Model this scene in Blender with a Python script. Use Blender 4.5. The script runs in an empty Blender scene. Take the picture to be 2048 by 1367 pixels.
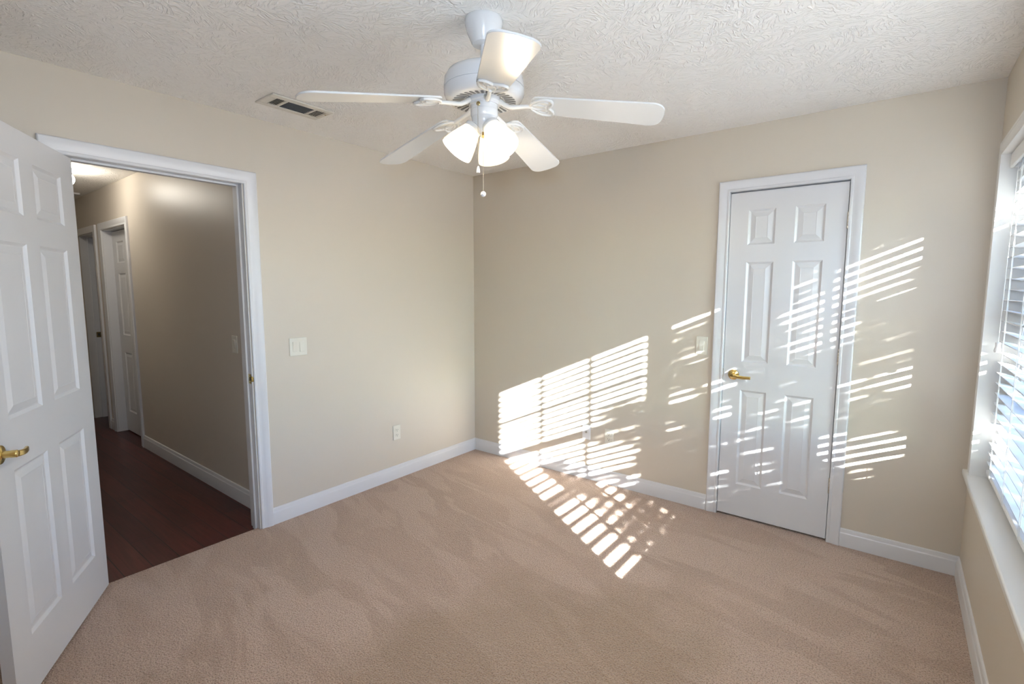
import bpy, math, random
from mathutils import Vector, Matrix
PI = math.pi
random.seed(7)
scene = bpy.context.scene
C = scene.collection

# ------------------------------------------------------------------ camera
YAW, PITCH, ROLL, FPX = 0.6596, -0.1057, 0.0009, 991.8
cyw, syw = math.cos(YAW), math.sin(YAW)
fw = Vector((-syw*math.cos(PITCH), cyw*math.cos(PITCH), math.sin(PITCH)))
rt = Vector((cyw, syw, 0))
up = rt.cross(fw)
r2 = math.cos(ROLL)*rt + math.sin(ROLL)*up
u2 = -math.sin(ROLL)*rt + math.cos(ROLL)*up
cam = bpy.data.cameras.new('camera')
cam.sensor_width = 36
cam.lens = FPX/2048*36
cam.clip_start = 0.02
cam_o = bpy.data.objects.new('camera', cam)
C.objects.link(cam_o)
m = Matrix((r2, u2, -fw)).transposed().to_4x4()
m.translation = (2.9962, -3.3091, 1.4615)
cam_o.matrix_world = m
scene.camera = cam_o

# ------------------------------------------------------------------ world, sun, exposure
scene.view_settings.view_transform = 'Standard'
scene.view_settings.look = 'None'
scene.view_settings.gamma = 1.0
scene.view_settings.exposure = 0.29
scene.view_settings.use_curve_mapping = False
scene.cycles.max_bounces = 12
scene.cycles.diffuse_bounces = 7
scene.cycles.transparent_max_bounces = 16
scene.cycles.caustics_reflective = False
scene.cycles.caustics_refractive = False
scene.cycles.sample_clamp_indirect = 6.0

SUN_DIR = Vector((-1.0, 0.64, -0.44)).normalized()      # the way the sunlight travels
world = bpy.data.worlds.new('sky')
scene.world = world
world.use_nodes = True
wn = world.node_tree
sky = wn.nodes.new('ShaderNodeTexSky')
sky.sky_type = 'NISHITA'
sky.sun_disc = False
sky.sun_elevation = math.radians(20)
sky.sun_rotation = math.atan2(-SUN_DIR.x, -SUN_DIR.y)
bg = wn.nodes['Background']
wb = wn.nodes.new('ShaderNodeMix')                       # camera white balance for the daylight
wb.data_type = 'RGBA'; wb.blend_type = 'MULTIPLY'; wb.inputs[0].default_value = 1.0
wb.inputs[7].default_value = (0.60, 1.0, 1.62, 1)
wn.links.new(sky.outputs[0], wb.inputs[6])
wn.links.new(wb.outputs[2], bg.inputs[0])
bg.inputs[1].default_value = 1.35

sun = bpy.data.lights.new('sun', 'SUN')
sun.energy = 155.0
sun.angle = math.radians(0.53)
sun.color = (0.99, 1.0, 0.99)
sun_o = bpy.data.objects.new('sun', sun)
C.objects.link(sun_o)
sun_o.rotation_euler = SUN_DIR.to_track_quat('-Z', 'Y').to_euler()
sun_o.location = (12, -7, 6)

def portal(name, loc, size, direction):
    l = bpy.data.lights.new(name, 'AREA')
    l.shape = 'RECTANGLE'
    l.size, l.size_y = size
    l.cycles.is_portal = True
    o = bpy.data.objects.new(name, l)
    C.objects.link(o)
    o.location = loc
    o.rotation_euler = Vector(direction).to_track_quat('-Z', 'Z').to_euler()
    return o
portal('window_sky', (3.56, -1.10, 1.32), (2.1, 1.56), (-1, 0, 0))
flash = bpy.data.lights.new('camera_flash', 'SPOT')       # the photographer's flash on top of the camera, aimed into the room
flash.energy = 58.0
flash.spot_size = math.radians(128)
flash.spot_blend = 0.55
flash.shadow_soft_size = 0.05
flash.color = (0.79, 0.97, 1.22)
flash_o = bpy.data.objects.new('camera_flash', flash)
C.objects.link(flash_o)
flash_o.location = (2.95, -3.34, 1.62)
flash_o.rotation_euler = (fw+Vector((0, 0, 0.22))).to_track_quat('-Z', 'Y').to_euler()

# ------------------------------------------------------------------ materials
def nodes_of(name):
    mt = bpy.data.materials.new(name)
    mt.use_nodes = True
    nt = mt.node_tree
    return mt, nt, nt.nodes['Principled BSDF']

def mat(name, col, rough=0.5, metal=0.0, spec=0.5, bump=None, vary=None, coat=0.0):
    """principled paint / metal / plastic with an optional fine bump (scale, strength, distance) and tone variation"""
    mt, nt, b = nodes_of(name)
    b.inputs['Base Color'].default_value = (*col, 1)
    b.inputs['Roughness'].default_value = rough
    b.inputs['Metallic'].default_value = metal
    b.inputs['Specular IOR Level'].default_value = spec
    b.inputs['Coat Weight'].default_value = coat
    tc = nt.nodes.new('ShaderNodeTexCoord')
    if bump:
        n = nt.nodes.new('ShaderNodeTexNoise')
        n.inputs['Scale'].default_value = bump[0]
        n.inputs['Detail'].default_value = 3
        nt.links.new(tc.outputs['Object'], n.inputs['Vector'])
        bp = nt.nodes.new('ShaderNodeBump')
        bp.inputs['Strength'].default_value = bump[1]
        bp.inputs['Distance'].default_value = bump[2]
        nt.links.new(n.outputs[0], bp.inputs['Height'])
        nt.links.new(bp.outputs[0], b.inputs['Normal'])
    v = vary or (3.0, 0.03)
    n2 = nt.nodes.new('ShaderNodeTexNoise')
    n2.inputs['Scale'].default_value = v[0]
    nt.links.new(tc.outputs['Object'], n2.inputs['Vector'])
    rp = nt.nodes.new('ShaderNodeValToRGB')
    rp.color_ramp.elements[0].position = 0.3
    rp.color_ramp.elements[1].position = 0.7
    rp.color_ramp.elements[0].color = (*[c*(1-v[1]) for c in col], 1)
    rp.color_ramp.elements[1].color = (*[min(1, c*(1+v[1])) for c in col], 1)
    nt.links.new(n2.outputs[0], rp.inputs[0])
    nt.links.new(rp.outputs[0], b.inputs['Base Color'])
    return mt

WALL = mat('beige_wall_paint', (0.56, 0.505, 0.425), 0.42, bump=(260, 0.12, 0.002), vary=(0.8, 0.012))
HALLWALL = mat('hall_wall_paint', (0.56, 0.505, 0.435), 0.42, bump=(260, 0.12, 0.002), vary=(0.8, 0.012))
TRIM = mat('white_trim_paint', (0.66, 0.66, 0.67), 0.32, vary=(2.0, 0.01))
DOORW = mat('white_door_paint', (0.66, 0.66, 0.67), 0.34, bump=(90, 0.05, 0.001), vary=(2.0, 0.01))
SILL = mat('cream_sill_paint', (0.70, 0.69, 0.665), 0.30, vary=(2.0, 0.01))
VINYL = mat('white_vinyl', (0.82, 0.83, 0.84), 0.35)
SLAT = mat('white_blind_slat', (0.83, 0.83, 0.82), 0.38)
CORD = mat('white_cord', (0.80, 0.79, 0.76), 0.7, bump=(600, 0.3, 0.001))
FANW = mat('white_fan_enamel', (0.68, 0.685, 0.69), 0.22, coat=0.3)
BLADE = mat('white_fan_blade', (0.66, 0.66, 0.645), 0.30, bump=(25, 0.04, 0.002))
IRON = mat('white_cast_iron_scroll', (0.70, 0.69, 0.66), 0.30, bump=(120, 0.08, 0.001))
BRASS = mat('polished_brass', (0.74, 0.56, 0.22), 0.20, 1.0)
BRASSD = mat('aged_brass', (0.45, 0.33, 0.15), 0.30, 1.0)
NICKEL = mat('brushed_nickel', (0.62, 0.58, 0.50), 0.32, 1.0)
CHAIN = mat('bead_chain', (0.46, 0.42, 0.35), 0.35, 1.0)
IVORY = mat('ivory_plastic', (0.67, 0.645, 0.56), 0.35)
WHITEP = mat('white_plastic', (0.82, 0.81, 0.80), 0.30)
DARK = mat('dark_shade_and_knob', (0.03, 0.026, 0.023), 0.7)  # colour stands in for shade in holes and duct; also the dark knob
DARKG = mat('painted_grey_shade', (0.13, 0.13, 0.13), 0.7)  # grey put in for shade on the motor slots and centre louvres
GREY = mat('grey_recess', (0.30, 0.29, 0.28), 0.6)
VENTM = mat('cream_vent_metal', (0.66, 0.62, 0.55), 0.45)
NAVY = mat('navy_panel', (0.035, 0.042, 0.075), 0.8, bump=(12, 0.4, 0.02))
TUBM = mat('grey_white_panel', (0.45, 0.45, 0.48), 0.4)
BARK = mat('bark', (0.16, 0.11, 0.075), 0.9, bump=(30, 0.6, 0.02))
SLOTDARK = mat('black_slot_shade', (0.02, 0.02, 0.02), 0.4)  # black put in for the shade inside outlet slots

def ceiling_mat():
    mt, nt, b = nodes_of('stomped_ceiling_texture')
    b.inputs['Base Color'].default_value = (0.89, 0.865, 0.825, 1)
    b.inputs['Roughness'].default_value = 0.75
    b.inputs['Specular IOR Level'].default_value = 0.3
    geo = nt.nodes.new('ShaderNodeNewGeometry')
    prev = None
    for scale, off in ((7.5, 0.0), (10.0, 3.3)):
        mp = nt.nodes.new('ShaderNodeVectorMath'); mp.operation = 'ADD'
        mp.inputs[1].default_value = (off, off*1.7, 0)
        nt.links.new(geo.outputs['Position'], mp.inputs[0])
        wob = nt.nodes.new('ShaderNodeTexNoise'); wob.inputs['Scale'].default_value = 6
        nt.links.new(mp.outputs[0], wob.inputs['Vector'])
        ws = nt.nodes.new('ShaderNodeVectorMath'); ws.operation = 'SCALE'; ws.inputs['Scale'].default_value = 0.12
        nt.links.new(wob.outputs['Color'], ws.inputs[0])
        wa = nt.nodes.new('ShaderNodeVectorMath'); wa.operation = 'ADD'
        nt.links.new(mp.outputs[0], wa.inputs[0]); nt.links.new(ws.outputs[0], wa.inputs[1])
        vo = nt.nodes.new('ShaderNodeTexVoronoi'); vo.inputs['Scale'].default_value = scale
        nt.links.new(wa.outputs[0], vo.inputs['Vector'])
        ang = nt.nodes.new('ShaderNodeMath'); ang.operation = 'MULTIPLY'; ang.inputs[1].default_value = 6.283
        sp = nt.nodes.new('ShaderNodeSeparateColor')
        nt.links.new(vo.outputs['Color'], sp.inputs[0]); nt.links.new(sp.outputs[0], ang.inputs[0])
        rot = nt.nodes.new('ShaderNodeVectorRotate'); rot.rotation_type = 'Z_AXIS'
        nt.links.new(wa.outputs[0], rot.inputs['Vector']); nt.links.new(ang.outputs[0], rot.inputs['Angle'])
        mu = nt.nodes.new('ShaderNodeVectorMath'); mu.operation = 'MULTIPLY'; mu.inputs[1].default_value = (22, 95, 1)
        nt.links.new(rot.outputs[0], mu.inputs[0])
        n = nt.nodes.new('ShaderNodeTexNoise'); n.inputs['Scale'].default_value = 1; n.inputs['Detail'].default_value = 1.5
        n.inputs['Distortion'].default_value = 0.6
        nt.links.new(mu.outputs[0], n.inputs['Vector'])
        rp = nt.nodes.new('ShaderNodeMapRange'); rp.interpolation_type = 'SMOOTHSTEP'
        rp.inputs['From Min'].default_value = 0.50; rp.inputs['From Max'].default_value = 0.68
        nt.links.new(n.outputs[0], rp.inputs['Value'])
        if prev is None:
            prev = rp.outputs[0]
        else:
            mx = nt.nodes.new('ShaderNodeMath'); mx.operation = 'MAXIMUM'
            nt.links.new(prev, mx.inputs[0]); nt.links.new(rp.outputs[0], mx.inputs[1]); prev = mx.outputs[0]
    bp = nt.nodes.new('ShaderNodeBump'); bp.inputs['Strength'].default_value = 0.75; bp.inputs['Distance'].default_value = 0.0035
    nt.links.new(prev, bp.inputs['Height']); nt.links.new(bp.outputs[0], b.inputs['Normal'])
    return mt
CEIL = ceiling_mat()

def carpet_mat():
    mt, nt, b = nodes_of('cut_pile_carpet')
    L = nt.links.new
    b.inputs['Roughness'].default_value = 0.95
    b.inputs['Specular IOR Level'].default_value = 0.1
    b.inputs['Sheen Weight'].default_value = 0.25
    b.inputs['Sheen Roughness'].default_value = 0.6
    geo = nt.nodes.new('ShaderNodeNewGeometry')
    def noise(scale, detail, vec, dist=0.0):
        n = nt.nodes.new('ShaderNodeTexNoise')
        n.inputs['Scale'].default_value = scale; n.inputs['Detail'].default_value = detail
        n.inputs['Distortion'].default_value = dist
        L(vec, n.inputs['Vector']); return n.outputs[0]
    def ramp(v, lo, hi):
        r = nt.nodes.new('ShaderNodeMapRange'); r.interpolation_type = 'SMOOTHSTEP'
        r.inputs['From Min'].default_value = lo; r.inputs['From Max'].default_value = hi
        L(v, r.inputs['Value']); return r.outputs[0]
    def mix(f, a, c, mode='MIX'):
        x = nt.nodes.new('ShaderNodeMix'); x.data_type = 'RGBA'; x.blend_type = mode
        if isinstance(f, float): x.inputs[0].default_value = f
        else: L(f, x.inputs[0])
        for i, v in ((6, a), (7, c)):
            if isinstance(v, tuple): x.inputs[i].default_value = (*v, 1)
            else: L(v, x.inputs[i])
        return x.outputs[2]
    mp = nt.nodes.new('ShaderNodeMapping'); mp.vector_type = 'TEXTURE'
    mp.inputs['Rotation'].default_value = (0, 0, math.radians(-12))
    mp.inputs['Scale'].default_value = (2.6, 0.75, 1)
    L(geo.outputs['Position'], mp.inputs['Vector'])
    marks = ramp(noise(3.4, 2.5, mp.outputs[0], 0.9), 0.47, 0.54)
    big = ramp(noise(1.6, 2, geo.outputs['Position']), 0.35, 0.65)
    base = mix(marks, (0.455, 0.328, 0.252), (0.555, 0.415, 0.330))
    mb_ = nt.nodes.new('ShaderNodeMath'); mb_.operation = 'MULTIPLY'; mb_.inputs[1].default_value = 0.6; L(big, mb_.inputs[0]); mulb = mb_.outputs[0]
    base = mix(mulb, base, (0.525, 0.380, 0.295))
    # a browner patch with an irregular outline
    sub = nt.nodes.new('ShaderNodeVectorMath'); sub.operation = 'SUBTRACT'; sub.inputs[1].default_value = (1.95, -1.80, 0)
    L(geo.outputs['Position'], sub.inputs[0])
    ms = nt.nodes.new('ShaderNodeMapping'); ms.vector_type = 'TEXTURE'
    ms.inputs['Rotation'].default_value = (0, 0, math.radians(-35)); ms.inputs['Scale'].default_value = (0.62, 0.95, 1)
    L(sub.outputs[0], ms.inputs['Vector'])
    ln = nt.nodes.new('ShaderNodeVectorMath'); ln.operation = 'LENGTH'; L(ms.outputs[0], ln.inputs[0])
    wob = noise(3.0, 3, geo.outputs['Position'])
    ad = nt.nodes.new('ShaderNodeMath'); ad.operation = 'MULTIPLY_ADD'; ad.inputs[1].default_value = 0.9; L(wob, ad.inputs[0]); L(ln.outputs['Value'], ad.inputs[2])
    brown_f = nt.nodes.new('ShaderNodeMath'); brown_f.operation = 'SUBTRACT'; brown_f.inputs[0].default_value = 1.0
    L(ramp(ad.outputs[0], 0.95, 1.5), brown_f.inputs[1])
    sf = nt.nodes.new('ShaderNodeMath'); sf.operation = 'MULTIPLY'; sf.inputs[1].default_value = 0.62; L(brown_f.outputs[0], sf.inputs[0])
    base = mix(sf.outputs[0], base, (0.32, 0.222, 0.137))
    tuft_shade = noise(170, 2, geo.outputs['Position'])  # dark specks painted in for the shade between tufts
    base = mix(ramp(tuft_shade, 0.36, 0.54), mix(0.62, base, (0.17, 0.105, 0.07)), base)
    L(base, b.inputs['Base Color'])
    h1 = noise(150, 3, geo.outputs['Position']); h2 = noise(60, 2, geo.outputs['Position'])
    add = nt.nodes.new('ShaderNodeMath'); add.operation = 'MULTIPLY_ADD'; add.inputs[1].default_value = 0.6; L(h2, add.inputs[0]); L(h1, add.inputs[2])
    bp = nt.nodes.new('ShaderNodeBump'); bp.inputs['Strength'].default_value = 1.0; bp.inputs['Distance'].default_value = 0.014
    L(add.outputs[0], bp.inputs['Height']); L(bp.outputs[0], b.inputs['Normal'])
    return mt
CARPET = carpet_mat()

def wood_mat():
    mt, nt, b = nodes_of('dark_cherry_planks')
    L = nt.links.new
    geo = nt.nodes.new('ShaderNodeNewGeometry')
    br = nt.nodes.new('ShaderNodeTexBrick')
    br.offset = 0.37
    br.inputs['Scale'].default_value = 1
    br.inputs['Brick Width'].default_value = 1.2
    br.inputs['Row Height'].default_value = 0.125
    br.inputs['Mortar Size'].default_value = 0.0032
    br.inputs['Color1'].default_value = (0.080, 0.021, 0.016, 1)
    br.inputs['Color2'].default_value = (0.052, 0.014, 0.012, 1)
    br.inputs['Mortar'].default_value = (0.012, 0.005, 0.005, 1)
    L(geo.outputs['Position'], br.inputs['Vector'])
    mp = nt.nodes.new('ShaderNodeMapping'); mp.inputs['Scale'].default_value = (2.5, 45, 1)
    L(geo.outputs['Position'], mp.inputs['Vector'])
    n = nt.nodes.new('ShaderNodeTexNoise'); n.inputs['Scale'].default_value = 1; n.inputs['Detail'].default_value = 5
    n.inputs['Distortion'].default_value = 1.0
    L(mp.outputs[0], n.inputs['Vector'])
    mx = nt.nodes.new('ShaderNodeMix'); mx.data_type = 'RGBA'; mx.blend_type = 'MULTIPLY'; mx.inputs[0].default_value = 0.7
    rp = nt.nodes.new('ShaderNodeValToRGB')
    rp.color_ramp.elements[0].position = 0.3; rp.color_ramp.elements[0].color = (0.45, 0.45, 0.45, 1)
    rp.color_ramp.elements[1].position = 0.7; rp.color_ramp.elements[1].color = (1.35, 1.25, 1.25, 1)
    L(n.outputs[0], rp.inputs[0]); L(br.outputs[0], mx.inputs[6]); L(rp.outputs[0], mx.inputs[7])
    L(mx.outputs[2], b.inputs['Base Color'])
    b.inputs['Roughness'].default_value = 0.33
    b.inputs['Specular IOR Level'].default_value = 0.28
    bp = nt.nodes.new('ShaderNodeBump'); bp.inputs['Strength'].default_value = 0.25; bp.inputs['Distance'].default_value = 0.002
    L(br.outputs['Fac'], bp.inputs['Height']); bp.invert = True
    L(bp.outputs[0], b.inputs['Normal'])
    return mt
WOOD = wood_mat()

def glass_mat():
    mt = bpy.data.materials.new('window_glass'); mt.use_nodes = True
    nt = mt.node_tree; nt.nodes.remove(nt.nodes['Principled BSDF'])
    tr = nt.nodes.new('ShaderNodeBsdfTransparent'); tr.inputs[0].default_value = (0.95, 0.96, 0.96, 1)
    gl = nt.nodes.new('ShaderNodeBsdfGlossy'); gl.inputs['Roughness'].default_value = 0.02
    fr = nt.nodes.new('ShaderNodeFresnel'); fr.inputs[0].default_value = 1.45
    mx = nt.nodes.new('ShaderNodeMixShader')
    nt.links.new(fr.outputs[0], mx.inputs[0]); nt.links.new(tr.outputs[0], mx.inputs[1]); nt.links.new(gl.outputs[0], mx.inputs[2])
    nt.links.new(mx.outputs[0], nt.nodes['Material Output'].inputs[0])
    return mt
GLASS = glass_mat()

def frosted_mat():
    mt = bpy.data.materials.new('frosted_lamp_glass'); mt.use_nodes = True
    nt = mt.node_tree; nt.nodes.remove(nt.nodes['Principled BSDF'])
    tl = nt.nodes.new('ShaderNodeBsdfTranslucent'); tl.inputs[0].default_value = (0.93, 0.90, 0.82, 1)
    df = nt.nodes.new('ShaderNodeBsdfDiffuse'); df.inputs[0].default_value = (0.85, 0.84, 0.78, 1)
    gl = nt.nodes.new('ShaderNodeBsdfGlossy'); gl.inputs['Roughness'].default_value = 0.15
    m1 = nt.nodes.new('ShaderNodeMixShader'); m1.inputs[0].default_value = 0.18
    m2 = nt.nodes.new('ShaderNodeMixShader'); m2.inputs[0].default_value = 0.05
    nt.links.new(tl.outputs[0], m1.inputs[1]); nt.links.new(df.outputs[0], m1.inputs[2])
    nt.links.new(m1.outputs[0], m2.inputs[1]); nt.links.new(gl.outputs[0], m2.inputs[2])
    nt.links.new(m2.outputs[0], nt.nodes['Material Output'].inputs[0])
    return mt
FROST = frosted_mat()

def emit_mat(name, col, strength):
    mt, nt, b = nodes_of(name)
    b.inputs['Base Color'].default_value = (0.9, 0.9, 0.85, 1)
    b.inputs['Emission Color'].default_value = (*col, 1)
    b.inputs['Emission Strength'].default_value = strength
    return mt
BULB = emit_mat('glowing_bulb', (1.0, 0.86, 0.66), 8)
GLOBE = emit_mat('glowing_globe', (1.0, 0.94, 0.83), 44)

def leaf_mat():
    mt, nt, b = nodes_of('green_leaf')
    oi = nt.nodes.new('ShaderNodeNewGeometry')
    rp = nt.nodes.new('ShaderNodeValToRGB')
    rp.color_ramp.elements[0].color = (0.07, 0.12, 0.03, 1)
    rp.color_ramp.elements[1].color = (0.19, 0.25, 0.07, 1)
    nt.links.new(oi.outputs['Random Per Island'], rp.inputs[0])
    nt.links.new(rp.outputs[0], b.inputs['Base Color'])
    b.inputs['Roughness'].default_value = 0.5
    return mt
LEAF = leaf_mat()
PALEGROUND = mat('pale_bounce_ground', (0.50, 0.48, 0.44), 0.9, bump=(60, 0.4, 0.01), vary=(1.5, 0.08))  # tone made pale so the unseen yard bounces sun to the ceiling
SIDING = mat('pale_siding', (0.55, 0.53, 0.50), 0.7)

# ------------------------------------------------------------------ mesh helpers
class MB:
    def __init__(s):
        s.v, s.f = [], []
    def add(s, vs, fs, M=None):
        k = len(s.v)
        s.v += [tuple(M @ Vector(p)) if M else tuple(p) for p in vs]
        s.f += [tuple(i+k for i in f) for f in fs]
        return s
    def box(s, a, b, M=None):
        x0, y0, z0 = [min(p, q) for p, q in zip(a, b)]
        x1, y1, z1 = [max(p, q) for p, q in zip(a, b)]
        return s.add([(x0,y0,z0),(x1,y0,z0),(x1,y1,z0),(x0,y1,z0),(x0,y0,z1),(x1,y0,z1),(x1,y1,z1),(x0,y1,z1)],
                     [(0,3,2,1),(4,5,6,7),(0,1,5,4),(1,2,6,5),(2,3,7,6),(3,0,4,7)], M)
    def lathe(s, prof, n=32, M=None, flute=None, closed=False):
        """prof: list of (r, z); spun round z"""
        vs, fs = [], []
        for j, (r, z) in enumerate(prof):
            for i in range(n):
                a = 2*PI*i/n
                rr = r
                if flute: rr = r*(1+flute[1][j]*math.cos(flute[0]*a))
                vs.append((rr*math.cos(a), rr*math.sin(a), z))
        k = len(prof)
        for j in range(k-1):
            for i in range(n):
                fs.append((j*n+i, j*n+(i+1) % n, (j+1)*n+(i+1) % n, (j+1)*n+i))
        if closed:
            for i in range(n):
                fs.append(((k-1)*n+i, (k-1)*n+(i+1) % n, (i+1) % n, i))
        else:
            if prof[0][0] > 1e-6: fs.append(tuple(range(n-1, -1, -1)))
            if prof[-1][0] > 1e-6: fs.append(tuple((k-1)*n+i for i in range(n)))
        return s.add(vs, fs, M)
    def tube(s, pts, r, n=10, closed=False, M=None, flat=1.0):
        """tube along pts; r a number or a list; flat squeezes it along world/local z"""
        pts = [Vector(p) for p in pts]
        k = len(pts)
        rs = r if isinstance(r, (list, tuple)) else [r]*k
        vs, fs = [], []
        nrm = None
        for j, p in enumerate(pts):
            if closed: t = (pts[(j+1) % k]-pts[j-1]).normalized()
            else: t = (pts[min(j+1, k-1)]-pts[max(j-1, 0)]).normalized()
            if nrm is None:
                nrm = t.orthogonal().normalized()
                if abs(t.z) < 0.9: nrm = (Vector((0,0,1))-t*t.z).normalized()
            nrm = (nrm-t*nrm.dot(t)).normalized()
            bi = t.cross(nrm)
            for i in range(n):
                a = 2*PI*i/n
                vs.append(p+nrm*(rs[j]*flat*math.cos(a))+bi*(rs[j]*math.sin(a)))
        for j in range(k if closed else k-1):
            for i in range(n):
                q = (j+1) % k
                fs.append((j*n+i, j*n+(i+1) % n, q*n+(i+1) % n, q*n+i))
        if not closed:
            fs.append(tuple(range(n-1, -1, -1))); fs.append(tuple((k-1)*n+i for i in range(n)))
        return s.add(vs, fs, M)
    def prism(s, poly, z0, z1, M=None):
        n = len(poly)
        vs = [(x, y, z0) for x, y in poly]+[(x, y, z1) for x, y in poly]
        fs = [tuple(range(n-1, -1, -1)), tuple(range(n, 2*n))]+[(i, (i+1) % n, n+(i+1) % n, n+i) for i in range(n)]
        return s.add(vs, fs, M)
    def build(s, name, material, parent=None, bevel=0.0, angle=35, seg=2, M=None):
        me = bpy.data.meshes.new(name)
        me.from_pydata([tuple(v) for v in s.v], [], s.f)
        me.validate(); me.update()
        import bmesh
        bm = bmesh.new(); bm.from_mesh(me)
        bmesh.ops.recalc_face_normals(bm, faces=bm.faces)
        bm.to_mesh(me); bm.free()
        for p in me.polygons: p.use_smooth = True
        me.set_sharp_from_angle(angle=math.radians(angle))
        me.materials.append(material)
        o = bpy.data.objects.new(name, me)
        C.objects.link(o)
        if parent: o.parent = parent
        if M is not None: o.matrix_local = M
        if bevel:
            b = o.modifiers.new('bevel', 'BEVEL'); b.width = bevel; b.segments = seg; b.limit_method = 'ANGLE'
            b.harden_normals = False
        return o

def tag(o, label, cat, group=None, kind=None):
    o['label'] = label; o['category'] = cat
    if group: o['group'] = group
    if kind: o['kind'] = kind
    return o
def thing(name, label, cat, M=None, group=None, kind=None):
    o = bpy.data.objects.new(name, None)
    o.empty_display_size = 0.1
    C.objects.link(o)
    if M is not None: o.matrix_world = M
    return tag(o, label, cat, group, kind)
def frame(origin, right, normal):
    """local x = right along the wall, local y = up, local z = out of the wall"""
    r = Vector(right); n = Vector(normal); u = n.cross(r)
    M = Matrix((r, u, n)).transposed().to_4x4(); M.translation = origin
    return M

# ------------------------------------------------------------------ the room
W, H, BACK = 3.332, 2.44, -3.95
def wall(name, label, o, r, n, ur, zr, holes, thick, material):
    """a wall panel: face at o, running along r (range ur), up z (range zr), face normal n, holes = (u0,u1,z0,z1)"""
    us = sorted(set([ur[0], ur[1]]+[h[i] for h in holes for i in (0, 1)]))
    zs = sorted(set([zr[0], zr[1]]+[h[i] for h in holes for i in (2, 3)]))
    r = Vector(r); n = Vector(n); o = Vector(o)
    P = lambda u, z, d: o+r*u+Vector((0, 0, z))-n*d
    solid = {}
    for i in range(len(us)-1):
        for j in range(len(zs)-1):
            cu, cz = (us[i]+us[i+1])/2, (zs[j]+zs[j+1])/2
            solid[i, j] = not any(h[0] < cu < h[1] and h[2] < cz < h[3] for h in holes)
    mb = MB()
    for (i, j), s in solid.items():
        if not s: continue
        u0, u1, z0, z1 = us[i], us[i+1], zs[j], zs[j+1]
        mb.add([P(u0,z0,0),P(u1,z0,0),P(u1,z1,0),P(u0,z1,0)], [(0,1,2,3)])
        mb.add([P(u0,z0,thick),P(u1,z0,thick),P(u1,z1,thick),P(u0,z1,thick)], [(3,2,1,0)])
        for di, dj, a, b in ((-1,0,(u0,z0),(u0,z1)), (1,0,(u1,z0),(u1,z1)), (0,-1,(u0,z0),(u1,z0)), (0,1,(u0,z1),(u1,z1))):
            if not solid.get((i+di, j+dj), False):
                mb.add([P(*a,0),P(*b,0),P(*b,thick),P(*a,thick)], [(0,1,2,3)])
    import bmesh
    o2 = mb.build(name, material)
    bm = bmesh.new(); bm.from_mesh(o2.data)
    bmesh.ops.remove_doubles(bm, verts=bm.verts, dist=1e-5)
    bmesh.ops.recalc_face_normals(bm, faces=bm.faces)
    bm.to_mesh(o2.data); bm.free()
    for p in o2.data.polygons: p.use_smooth = False
    return tag(o2, label, 'wall', kind='structure')

LD0, LD1, LDH = -2.745, -1.957, 2.062        # hall doorway in the left wall
CD0, CD1, CDH = 2.136, 2.757, 2.060          # closet doorway in the far wall
WY0, WY1, WZ0, WZ1 = -2.115, -0.150, 0.555, 2.066   # window opening
HY, HALLX, HEND = -1.84, -0.115, -4.30       # hall side wall plane

wall('wall_left', 'beige wall with the doorway to the hall', (0,0,0), (0,1,0), (1,0,0), (BACK, 0.12), (-0.02, H), [(LD0, LD1, -0.03, LDH)], 0.115, WALL)
wall('wall_far', 'beige wall with the closet door and sun stripes', (0,0,0), (1,0,0), (0,-1,0), (0, W), (0, H), [(CD0, CD1, -0.01, CDH)], 0.115, WALL)
wall('wall_window', 'beige wall under and above the window with blinds', (W,0,0), (0,-1,0), (-1,0,0), (-0.12, -BACK), (0, H), [(-WY1, -WY0, WZ0, WZ1)], 0.16, WALL)
wall('wall_back', 'beige wall behind the camera', (0,BACK,0), (1,0,0), (0,1,0), (0, W), (0, H), [], 0.14, WALL)

mb = MB().box((0, BACK, -0.05), (W, 0, 0)); mb.box((-0.03, LD0, -0.05), (0, LD1, -0.001))
tag(mb.build('floor', CARPET), 'pinkish beige cut pile carpet with vacuum marks and a brown patch', 'carpet', kind='structure')
mb = MB().box((0, BACK, H), (W+0.16, 0.115, H+0.06))
tag(mb.build('ceiling', CEIL), 'off white ceiling with a stomped brush texture', 'ceiling', kind='structure')

# ---- trim: casings, baseboards
def casing(name, label, M, u0, u1, ztop, w=0.072, d=0.019, parent=None, legs_to=0.0, material=None):
    """door casing swept round an opening (u0..u1, up to ztop) in wall frame M; legs end at legs_to"""
    prof = [(0.0, 0.0), (0.0, 0.010), (0.004, 0.0125), (0.012, 0.0125), (0.016, 0.0105), (0.030, 0.013), (0.036, 0.0155), (0.046, d-0.001), (0.056, d), (w-0.006, d), (w-0.002, d-0.002), (w, d-0.006), (w, 0.0)]
    nodes = [((u0, legs_to), (-1, 0)), ((u0, ztop), (-1, 1)), ((u1, ztop), (1, 1)), ((u1, legs_to), (1, 0))]
    vs, fs = [], []
    k = len(prof)
    for (u, z), (du, dz) in nodes:
        for a, b in prof: vs.append((u+du*a, z+dz*a, b))
    for j in range(3):
        for i in range(k):
            q = (i+1) % k
            fs.append((j*k+i, j*k+q, (j+1)*k+q, (j+1)*k+i))
    fs.append(tuple(range(k))); fs.append(tuple(3*k+i for i in range(k-1, -1, -1)))
    o = MB().add(vs, fs, M).build(name, material or TRIM, parent, angle=20)
    if not parent: tag(o, label, 'door casing', kind='structure')
    return o
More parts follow.
